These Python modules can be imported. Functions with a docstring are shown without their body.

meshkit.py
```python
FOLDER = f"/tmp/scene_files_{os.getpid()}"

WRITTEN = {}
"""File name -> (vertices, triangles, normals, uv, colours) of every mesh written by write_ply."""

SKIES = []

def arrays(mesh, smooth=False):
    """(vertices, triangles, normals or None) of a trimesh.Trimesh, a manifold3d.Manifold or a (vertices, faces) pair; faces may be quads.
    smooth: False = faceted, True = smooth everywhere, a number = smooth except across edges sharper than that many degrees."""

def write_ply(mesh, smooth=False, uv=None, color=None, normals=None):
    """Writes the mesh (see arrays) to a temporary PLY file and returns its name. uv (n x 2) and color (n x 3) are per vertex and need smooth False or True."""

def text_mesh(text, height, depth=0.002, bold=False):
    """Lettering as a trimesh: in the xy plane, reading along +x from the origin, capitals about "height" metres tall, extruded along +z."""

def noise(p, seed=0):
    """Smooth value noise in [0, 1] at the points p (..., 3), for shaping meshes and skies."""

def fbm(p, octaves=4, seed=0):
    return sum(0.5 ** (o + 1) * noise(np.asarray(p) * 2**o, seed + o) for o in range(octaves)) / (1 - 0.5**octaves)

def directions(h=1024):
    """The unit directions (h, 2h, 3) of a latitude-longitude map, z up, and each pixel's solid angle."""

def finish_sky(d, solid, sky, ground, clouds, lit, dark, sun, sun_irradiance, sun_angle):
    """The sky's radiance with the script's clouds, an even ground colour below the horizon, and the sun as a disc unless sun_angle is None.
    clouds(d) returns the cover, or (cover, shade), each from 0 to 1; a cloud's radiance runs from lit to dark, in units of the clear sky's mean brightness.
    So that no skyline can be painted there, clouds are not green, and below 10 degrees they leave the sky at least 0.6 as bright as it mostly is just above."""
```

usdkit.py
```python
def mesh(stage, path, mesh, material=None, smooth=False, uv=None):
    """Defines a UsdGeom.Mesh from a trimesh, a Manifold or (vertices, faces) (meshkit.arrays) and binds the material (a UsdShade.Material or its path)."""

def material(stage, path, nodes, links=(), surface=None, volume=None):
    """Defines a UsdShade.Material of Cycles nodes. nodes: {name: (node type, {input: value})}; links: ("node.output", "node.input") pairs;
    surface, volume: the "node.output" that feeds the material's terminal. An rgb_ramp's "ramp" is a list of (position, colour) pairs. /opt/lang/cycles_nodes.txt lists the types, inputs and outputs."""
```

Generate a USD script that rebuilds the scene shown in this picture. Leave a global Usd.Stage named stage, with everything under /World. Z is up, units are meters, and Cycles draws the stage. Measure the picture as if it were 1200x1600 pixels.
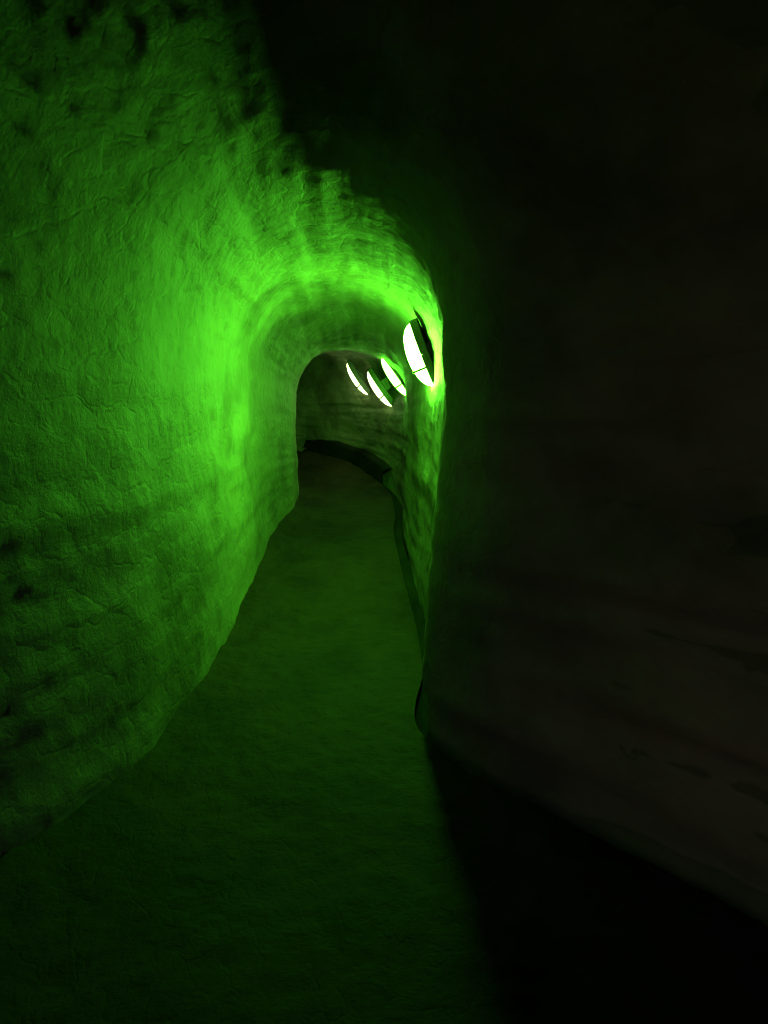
import math, numpy as np, trimesh, usdkit, meshkit
from pxr import Usd, UsdGeom, UsdLux, UsdShade, Gf, Sdf, Vt

stage = Usd.Stage.CreateInMemory()
UsdGeom.SetStageUpAxis(stage, 'Z'); UsdGeom.SetStageMetersPerUnit(stage, 1.0)
UsdGeom.Xform.Define(stage, '/World'); UsdGeom.Scope.Define(stage, '/World/Looks')

# ------------------------------------------------------------------ camera, sky, moon
cam = UsdGeom.Camera.Define(stage, '/World/camera')
cam.AddTranslateOp().Set((0, 0, 1.6)); cam.AddRotateXOp().Set(90.0)
cam.CreateFocalLengthAttr(36.0); cam.CreateHorizontalApertureAttr(36.0); cam.CreateVerticalApertureAttr(48.0)
cam.CreateHorizontalApertureOffsetAttr(1.2); cam.CreateVerticalApertureOffsetAttr(-4.8)
cam.CreateClippingRangeAttr((0.05, 500.0))
cam.CreateExposureAttr(0.0)

SUN = np.array([-0.45, -0.85, 0.5]); SUN /= np.linalg.norm(SUN)
dome = UsdLux.DomeLight.Define(stage, '/World/sky')
skym = usdkit.material(stage, '/World/Looks/sky', {
    's': ('sky_texture', {'sky_type': 'single_scattering', 'sun_disc': False, 'sun_elevation': float(math.asin(SUN[2])), 'sun_rotation': float(math.atan2(SUN[0], SUN[1]))}),
    'b': ('background_shader', {'strength': 0.02})}, [('s.color', 'b.color')], surface='b.background')
UsdShade.MaterialBindingAPI.Apply(dome.GetPrim()).Bind(skym)
dome.GetPrim().SetCustomDataByKey('kind', 'structure'); dome.GetPrim().SetCustomDataByKey('label', 'dark night sky outside the tunnel mouth')
sun = UsdLux.DistantLight.Define(stage, '/World/moon_light')
sun.CreateIntensityAttr(0.001); sun.CreateAngleAttr(0.5); sun.CreateNormalizeAttr(True); sun.CreateColorAttr((1, .95, .88))
z = SUN; x = np.cross([0, 0, 1], z); x /= np.linalg.norm(x); y = np.cross(z, x)
sun.AddTransformOp().Set(Gf.Matrix4d(*x, 0, *y, 0, *z, 0, 0, 0, 0, 1))

# ------------------------------------------------------------------ helpers
used = {}
def path_of(name, parent=None):
    base = (str(parent.GetPath()) if parent else '/World') + '/' + name
    n = used.get(base, 0); used[base] = n + 1
    return base if n == 0 else f'{base}_{n:03d}'
def tag(p, label=None, category=None, group=None, kind=None):
    for k, v in (('label', label), ('category', category), ('group', group), ('kind', kind)):
        if v: p.SetCustomDataByKey(k, v)
    return p
def thing(name, label, category, loc=(0, 0, 0), group=None, mat=None):
    x = UsdGeom.Xform.Define(stage, path_of(name))
    if mat is not None: x.AddTransformOp().Set(mat)
    else: x.AddTranslateOp().Set(Gf.Vec3d(*map(float, loc)))
    return tag(x.GetPrim(), label, category, group)
def obj(name, m, material, parent=None, smooth=40):
    return usdkit.mesh(stage, path_of(name, parent), m, material, smooth=smooth).GetPrim()
def raw(name, V, F, N, material, parent=None):
    keep = np.unique(F); idx = np.full(len(V), -1); idx[keep] = np.arange(len(keep))
    g = usdkit.mesh(stage, path_of(name, parent), (V[keep], idx[F]), material)
    g.CreateNormalsAttr(Vt.Vec3fArray.FromNumpy(N[keep].astype(np.float32))); g.SetNormalsInterpolation('vertex')
    return g.GetPrim()

# ------------------------------------------------------------------ materials
def rock(name, lo, hi, rough=0.62, bump=0.6, scale=1.0, spec=0.35, crack=.12):
    return usdkit.material(stage, '/World/Looks/' + name, {
        'g': ('geometry', {}),
        'm': ('mapping', {'scale': (1.0, 0.35, 1.0)}),
        'n1': ('noise_texture', {'scale': 3.0 * scale, 'detail': 8, 'roughness': 0.62}),
        'n2': ('noise_texture', {'scale': 13 * scale, 'detail': 12, 'roughness': 0.72}),
        'v': ('voronoi_texture', {'scale': 7 * scale, 'feature': 'distance_to_edge'}),
        'r': ('rgb_ramp', {'ramp': [(0.3, lo), (0.7, hi)]}),
        'n3': ('noise_texture', {'scale': 1.1 * scale, 'detail': 5, 'roughness': 0.6}),
        'st': ('rgb_ramp', {'ramp': [(0.36, (.5, .48, .46)), (0.52, (1, 1, 1)), (.7, (1.1, 1.02, .9))]}),
        'mx': ('mix_color', {'blend_type': 'multiply', 'fac': 1.0, 'use_clamp': False}),
        'dm': ('mapping', {'scale': (1.0, 0.5, 1.0)}),
        'dn': ('noise_texture', {'scale': 5.0, 'detail': 3}),
        'dv': ('vector_math', {'math_type': 'multiply_add', 'vector2': (.22, .22, .22)}),
        'cr': ('rgb_ramp', {'ramp': [(0.0, (0, 0, 0)), (0.09, (1, 1, 1)), (1, (1, 1, 1))]}),
        'h1': ('math', {'math_type': 'multiply', 'value2': 0.55}),
        'h': ('math', {'math_type': 'add'}),
        'h2': ('math', {'math_type': 'multiply_add', 'value2': crack}),
        'b': ('bump', {'strength': bump, 'distance': 0.03}),
        'p': ('principled_bsdf', {'roughness': rough, 'specular_ior_level': spec})},
        [('g.position', 'm.vector'), ('m.vector', 'n1.vector'), ('g.position', 'n2.vector'), ('g.position', 'dn.vector'), ('dn.color', 'dv.vector1'), ('m.vector', 'dv.vector3'), ('dv.vector', 'v.vector'), ('v.distance', 'cr.fac'), ('g.position', 'n3.vector'), ('n3.fac', 'st.fac'),
         ('n1.fac', 'r.fac'), ('r.color', 'mx.a'), ('st.color', 'mx.b'), ('mx.result', 'p.base_color'), ('n1.fac', 'h1.value1'), ('h1.value', 'h.value1'), ('n2.fac', 'h.value2'), ('cr.color', 'h2.value1'), ('h.value', 'h2.value3'), ('h2.value', 'b.height'), ('b.normal', 'p.normal')],
        surface='p.BSDF')
M_wall = rock('pale_rock', (.098, .091, .073), (.172, .158, .125))
M_dark = rock('dark_rock', (.05, .05, .045), (.12, .115, .1), rough=.5)
M_floor = rock('trodden_earth', (.014, .0078, .004), (.03, .0175, .009), rough=.8, scale=1.6, spec=.15)
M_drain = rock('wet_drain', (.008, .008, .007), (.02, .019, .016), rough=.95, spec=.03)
def plain(name, col, rough=.4, metal=0.0):
    return usdkit.material(stage, '/World/Looks/' + name, {
        'g': ('geometry', {}), 'n': ('noise_texture', {'scale': 60, 'detail': 4}), 'r': ('rgb_ramp', {'ramp': [(.3, tuple(c * .7 for c in col)), (.7, col)]}),
        'p': ('principled_bsdf', {'roughness': rough, 'metallic': metal})}, [('g.position', 'n.vector'), ('n.fac', 'r.fac'), ('r.color', 'p.base_color')], surface='p.BSDF')
M_metal = plain('dark_metal', (.2, .2, .19), .5, .3)
def glow(name, s, c=(.115, 1.0, .03)):
    return usdkit.material(stage, '/World/Looks/' + name, {'e': ('emission', {'color': c, 'strength': s})}, surface='e.emission')
LAMP = 535.0
M_glow = glow('green_lamp_glow', LAMP); M_glow2 = glow('dim_green_lamp_glow', LAMP * .13); M_glow3 = glow('faint_green_lamp_glow', LAMP * .02, (.62, 1.0, .3))

# ------------------------------------------------------------------ tunnel
D0, BEND, R = -3.0, 9.5, 5.0
S = np.concatenate([np.arange(D0, 1.0, .08), np.arange(1.0, 9.5, .03), np.arange(9.5, 21.0, .05)])
def centre(s):
    th = np.clip((s - BEND) / R, 0, 1.45); e = np.maximum(s - BEND - 1.45 * R, 0)
    x = -0.22 - R * (1 - np.cos(th)) - np.sin(th) * e
    y = np.minimum(s, BEND) + R * np.sin(th) + np.cos(th) * e
    return x, y, np.cos(th), -np.sin(th)          # lateral (to the right) = (cos, sin_) where heading = (-sin, cos)
def tab(s, pts):
    from scipy.interpolate import PchipInterpolator
    a = np.array(pts, float); return PchipInterpolator(a[:, 0], a[:, 1])(np.clip(s, a[0, 0], a[-1, 0]))
LEFT = [(-3, 1.9), (0, 1.85), (1.5, 1.6), (2.4, 1.2), (3.0, .94), (3.6, .78), (5, .73), (7.2, .73), (8.3, .66), (9.2, .58), (10.2, .58), (12, .68), (21, .7)]
RIGHT = [(-3, 1.8), (0, 1.9), (2.2, 1.7), (2.9, 1.25), (3.5, .78), (3.9, .66), (4.8, .77), (5.5, .79), (6.2, .78), (8, .74), (9, .8), (10, .8), (21, .75)]
FLOOR = [(-3, 0), (5, 0), (6.5, .1), (8, .3), (10, .52), (12.5, .9), (21, 1.2)]
SPRING = [(-3, 1.9), (5, 1.92), (8, 1.85), (9.3, 1.72), (21, 1.75)]
CROWN = [(-3, 3.9), (1.0, 3.8), (1.8, 3.62), (2.4, 3.42), (3.2, 3.05), (3.6, 2.865), (4.0, 2.74), (4.5, 2.68), (5.2, 2.67), (7.4, 2.62), (8.4, 2.46), (9.4, 2.34), (10.5, 2.42), (21, 2.5)]
NW, NV = 56, 110
def build_tunnel():
    cx, cy, lx, ly = centre(S)
    l, r, fz, sz, cz = (tab(S, t) for t in (LEFT, RIGHT, FLOOR, SPRING, CROWN))
    ns = len(S); P = []
    for k in range(NW):                           # left wall, base to springing
        t = k / NW
        P.append((-l + .05 * (1 - t) ** 2, fz - .2 + (sz - fz + .2) * t))
    for k in range(NV + 1):
        a = math.pi * (1 - k / NV)
        c, s_ = math.cos(a), math.sin(a)
        e = 0.97
        cc, ss = np.sign(c) * abs(c) ** e, abs(s_) ** e
        P.append((np.where(c < 0, l * cc, r * cc), sz + (cz - sz) * ss))
    for k in range(1, NW + 1):
        t = 1 - k / NW
        P.append((r - .05 * (1 - t) ** 2 - .07 * np.sin(math.pi * min(1, .3 + t * .8)) * np.exp(-((S - 3.95) / .45) ** 2), fz - .2 + (sz - fz + .2) * t))
    off = np.array([p[0] + 0 * S for p in P]); zz = np.array([p[1] + 0 * S for p in P])       # (nu, ns)
    V = np.stack([cx + lx * off, cy + ly * off, zz], -1)
    nu = len(P)
    def normals(V):
        du = np.gradient(V, axis=0); ds = np.gradient(V, axis=1)
        n = np.cross(ds, du); n /= np.linalg.norm(n, axis=-1, keepdims=True) + 1e-9
        return n
    N = normals(V)
    mid = np.stack([cx, cy, 1.5 + 0 * cx], -1)
    if np.sum(N * (mid[None] - V)) < 0: N = -N; flip = True
    else: flip = False
    arc = np.zeros(nu); ref = V[:, len(S) // 2]
    arc[1:] = np.cumsum(np.linalg.norm(np.diff(ref, axis=0), axis=1))
    A = np.broadcast_to(arc[:, None], (nu, ns)); SS = np.broadcast_to(S[None], (nu, ns))
    streak = meshkit.fbm(np.stack([SS * .55 + A * .3, A * 8, 0 * A + 3], -1), 4, 5) - .5     # grooves cut along the tunnel
    lump = meshkit.fbm(np.stack([V[..., 0] * 1.6, V[..., 1] * 1.3, V[..., 2] * 1.6], -1), 5, 11) - .5
    fine = meshkit.fbm(V * 14.0, 3, 21) - .5
    near = np.clip((3.8 - SS) / 1.2, 0, 1)
    nr = np.clip((A / arc[-1] - .3) / .2, 0, 1)
    right = np.clip((A / arc[-1] - .6) / .1, 0, 1)
    V = V + N * ((.035 + (.04 - .02 * nr + .2 * right) * near) * streak + (.07 - .045 * near) * lump + .014 * fine)[..., None]
    N = normals(V); N = -N if flip else N
    i, j = np.meshgrid(np.arange(nu - 1), np.arange(ns - 1), indexing='ij')
    a, b, c, d = i * ns + j, (i + 1) * ns + j, (i + 1) * ns + j + 1, i * ns + j + 1
    Q = np.stack([a, b, c, d], -1)
    if not flip: Q = Q[..., ::-1]
    def tri(q): q = q.reshape(-1, 4); return np.vstack([q[:, [0, 1, 2]], q[:, [0, 2, 3]]])
    t = thing('rock_tunnel', 'rough rock tunnel bending left, its vault and walls washed in green lamp light', 'tunnel')
    v, n = V.reshape(-1, 3), N.reshape(-1, 3)
    raw('side_wall', v, tri(Q[:NW]), n, M_wall, t)
    raw('vault', v, tri(Q[NW:NW + NV]), n, M_wall, t)
    raw('side_wall', v, tri(Q[NW + NV:]), n, M_wall, t)
    # far end, out of sight round the bend
    ring = V[:, -1]; cap = trimesh.Trimesh(np.vstack([ring, ring.mean(0)]), [[k, (k + 1) % nu, nu] for k in range(nu)], process=False)
    obj('end_wall', cap, M_wall, t)
    return V
TV = build_tunnel()

def sheet(offs, zoff, mat, name, amp, label, bank=False):
    cx, cy, lx, ly = centre(S); fz = tab(S, FLOOR); l = tab(S, LEFT); r = tab(S, RIGHT)
    o = np.array([f(l, r) for f in offs]); zo = np.array([zz + 0 * S for zz in zoff])
    V = np.stack([cx + lx * o, cy + ly * o, fz + zo], -1)
    V[..., 2] += amp * (meshkit.fbm(np.stack([V[..., 0] * 2.2, V[..., 1] * 1.5, 0 * o], -1), 5, 31) - .5) + amp * .35 * (meshkit.fbm(np.stack([V[..., 0] * 17, V[..., 1] * 17, 0 * o], -1), 3, 33) - .5)
    if bank: V[..., 2] += np.exp(-np.maximum(o + l + .06, 0) / .09) * (.04 + .1 * meshkit.fbm(np.stack([V[..., 0] * 5, V[..., 1] * 5, 0 * o], -1), 4, 41))
    nu, ns = o.shape
    i, j = np.meshgrid(np.arange(nu - 1), np.arange(ns - 1), indexing='ij')
    q = np.stack([i * ns + j, (i + 1) * ns + j, (i + 1) * ns + j + 1, i * ns + j + 1], -1).reshape(-1, 4)
    return tag(obj(name, (V.reshape(-1, 3), q), mat, smooth=True), label, kind='structure')
ts = np.linspace(0, 1, 90) ** 1.15
sheet([(lambda l, r, t=t: -l - .15 + (l + r - .15 + .15) * t) for t in ts], np.zeros(90), M_floor, 'path', .06, 'trodden earth path running up the tunnel and round the bend', True)
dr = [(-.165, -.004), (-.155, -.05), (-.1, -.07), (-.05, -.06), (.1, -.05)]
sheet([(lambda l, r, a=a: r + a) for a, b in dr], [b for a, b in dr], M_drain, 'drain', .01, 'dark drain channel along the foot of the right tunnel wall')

# ------------------------------------------------------------------ lamps
def ellipsoid_dome(a, b, h, n=40, m=14, front=True):
    v, f = [], []
    for i in range(m + 1):
        t = i / m * math.pi / 2
        for k in range(n):
            p = 2 * math.pi * k / n
            c, s_ = math.cos(p), math.sin(p)
            v.append((a * math.cos(t) * np.sign(c) * abs(c) ** .85, b * math.cos(t) * np.sign(s_) * abs(s_) ** .85, h * math.sin(t) ** .9))
    for i in range(m):
        for k in range(n):
            f.append((i * n + k, i * n + (k + 1) % n, (i + 1) * n + (k + 1) % n, (i + 1) * n + k))
    return np.array(v), np.array(f)
def tube(pts, r, sides=8):
    pts = np.asarray(pts, float); t = np.gradient(pts, axis=0); t /= np.linalg.norm(t, axis=1, keepdims=True) + 1e-9
    a = np.cross(t, [0.31, .17, .93]); a /= np.linalg.norm(a, axis=1, keepdims=True) + 1e-9; b = np.cross(t, a)
    g = np.arange(sides) * 2 * np.pi / sides
    v = pts[:, None] + r * (np.cos(g)[None, :, None] * a[:, None] + np.sin(g)[None, :, None] * b[:, None])
    i, j = np.meshgrid(np.arange(len(pts) - 1), np.arange(sides), indexing='ij')
    q = np.stack([i * sides + j, i * sides + (j + 1) % sides, (i + 1) * sides + (j + 1) % sides, (i + 1) * sides + j], -1).reshape(-1, 4)
    return v.reshape(-1, 3), q
def lamp(loc, normal, along, label, mat, size=1.0, h=.1):
    n = np.array(normal, float); n /= np.linalg.norm(n)
    y = np.array(along, float); y -= n * (y @ n); y /= np.linalg.norm(y); x = np.cross(y, n)
    m = Gf.Matrix4d(*(x * size), 0, *(y * size), 0, *(n * size), 0, *map(float, loc), 1)
    t = thing('tunnel_lamp', label, 'lamp', mat=m, group='oval green lamps along the tunnel')
    a, b = .085, .225
    plate = trimesh.creation.cylinder(1, .04, sections=48); plate.vertices *= [a + .018, b + .018, 1]; plate.vertices += [0, 0, -.02]
    obj('base_plate', plate, M_metal, t)
    obj('bracket', trimesh.creation.box([.05, .12, .2], transform=trimesh.transformations.translation_matrix([0, 0, -.14])), M_metal, t)
    obj('diffuser', ellipsoid_dome(a, b, h), mat, t, smooth=True)
    g = np.linspace(0, 2 * np.pi, 49)
    obj('rim', tube(np.stack([(a + .008) * np.cos(g), (b + .008) * np.sin(g), 0 * g + .006], -1), .009), M_metal, t, smooth=True)
    q = np.linspace(0, np.pi, 20)
    for yy in (-.09,):
        k = math.sqrt(1 - (yy / b) ** 2)
        obj('guard_bar', tube(np.stack([(a * k + .008) * np.cos(q), yy + 0 * q, (h * k + .01) * np.sin(q)], -1), .009), M_metal, t, smooth=True)
    return t
def wall_lamp(ratio, z, inset, label, mat, turn, size=1.0, h=.1, tilt=.57):
    """on the right haunch of the vault, where the wall comes into line with the sight line of slope ratio"""
    ss = np.linspace(5.0, 14, 2000); cx, cy, lx, ly = centre(ss)
    o = tab(ss, RIGHT) - inset
    k = np.argmax((cx + lx * o) / (cy + ly * o) < ratio)
    L = np.array([lx[k], ly[k], 0]); H = np.array([-ly[k], lx[k], 0])
    p = np.array([cx[k], cy[k], 0]) + L * o[k]; p[2] = 1.6 + z * p[1]
    Z = np.array([0, 0, 1.0])
    n = -L * math.sqrt(1 - tilt ** 2) - Z * tilt - H * turn
    return lamp(p, n, -L * tilt + Z * math.sqrt(1 - tilt ** 2), label, mat, size, h)
wall_lamp(103 / 1200, 87 / 1200, .06, 'largest and nearest glowing oval lamp on the right of the tunnel vault', M_glow, -.22, 1.15, .115, .36)
wall_lamp(59 / 1200, 52 / 1200, .12, 'second glowing lamp from the front, smaller, just left of the largest', M_glow2, .12, 1.25, .07)
wall_lamp(36 / 1200, 34 / 1200, .13, 'third glowing lamp from the front, a cream crescent between two slim lamps', M_glow3, 0, 1.3, .085)
wall_lamp(2 / 1200, 50 / 1200, .14, 'farthest glowing lamp, a thin cream crescent left of the others', M_glow3, 0, 1.3, .085)

# ------------------------------------------------------------------ cable feeding the lamps, ledge round the bend, loose stones
def along_wall(s, side, inset, z):
    cx, cy, lx, ly = centre(np.asarray(s, float)); o = tab(np.asarray(s, float), RIGHT) - inset if side > 0 else -tab(np.asarray(s, float), LEFT) + inset
    return np.stack([cx + lx * o, cy + ly * o, z + 0 * cx], -1)
M_cable = plain('black_cable', (.02, .02, .02), .5)
sl = np.linspace(10.4, 14.5, 60); lo = along_wall(sl, 1, .16, tab(sl, FLOOR)); li = along_wall(sl, 1, -.1, tab(sl, FLOOR))
jj = .03 * (meshkit.noise(np.stack([sl * 4, 0 * sl, 0 * sl], -1), 3) - .5)
prof = np.stack([lo - [0, 0, .06], lo + np.stack([0 * sl, 0 * sl, .2 + jj], -1), lo * .75 + li * .25 + np.stack([0 * sl, 0 * sl, .235 + jj], -1), li + [0, 0, .24]])
i, j = np.meshgrid(np.arange(3), np.arange(59), indexing='ij')
obl = obj('rock_ledge', (prof.reshape(-1, 3), np.stack([i * 60 + j, i * 60 + j + 1, (i + 1) * 60 + j + 1, (i + 1) * 60 + j], -1).reshape(-1, 4)), M_drain)
tag(obl, 'low dark rock ledge along the foot of the far wall where the tunnel bends', 'ledge')
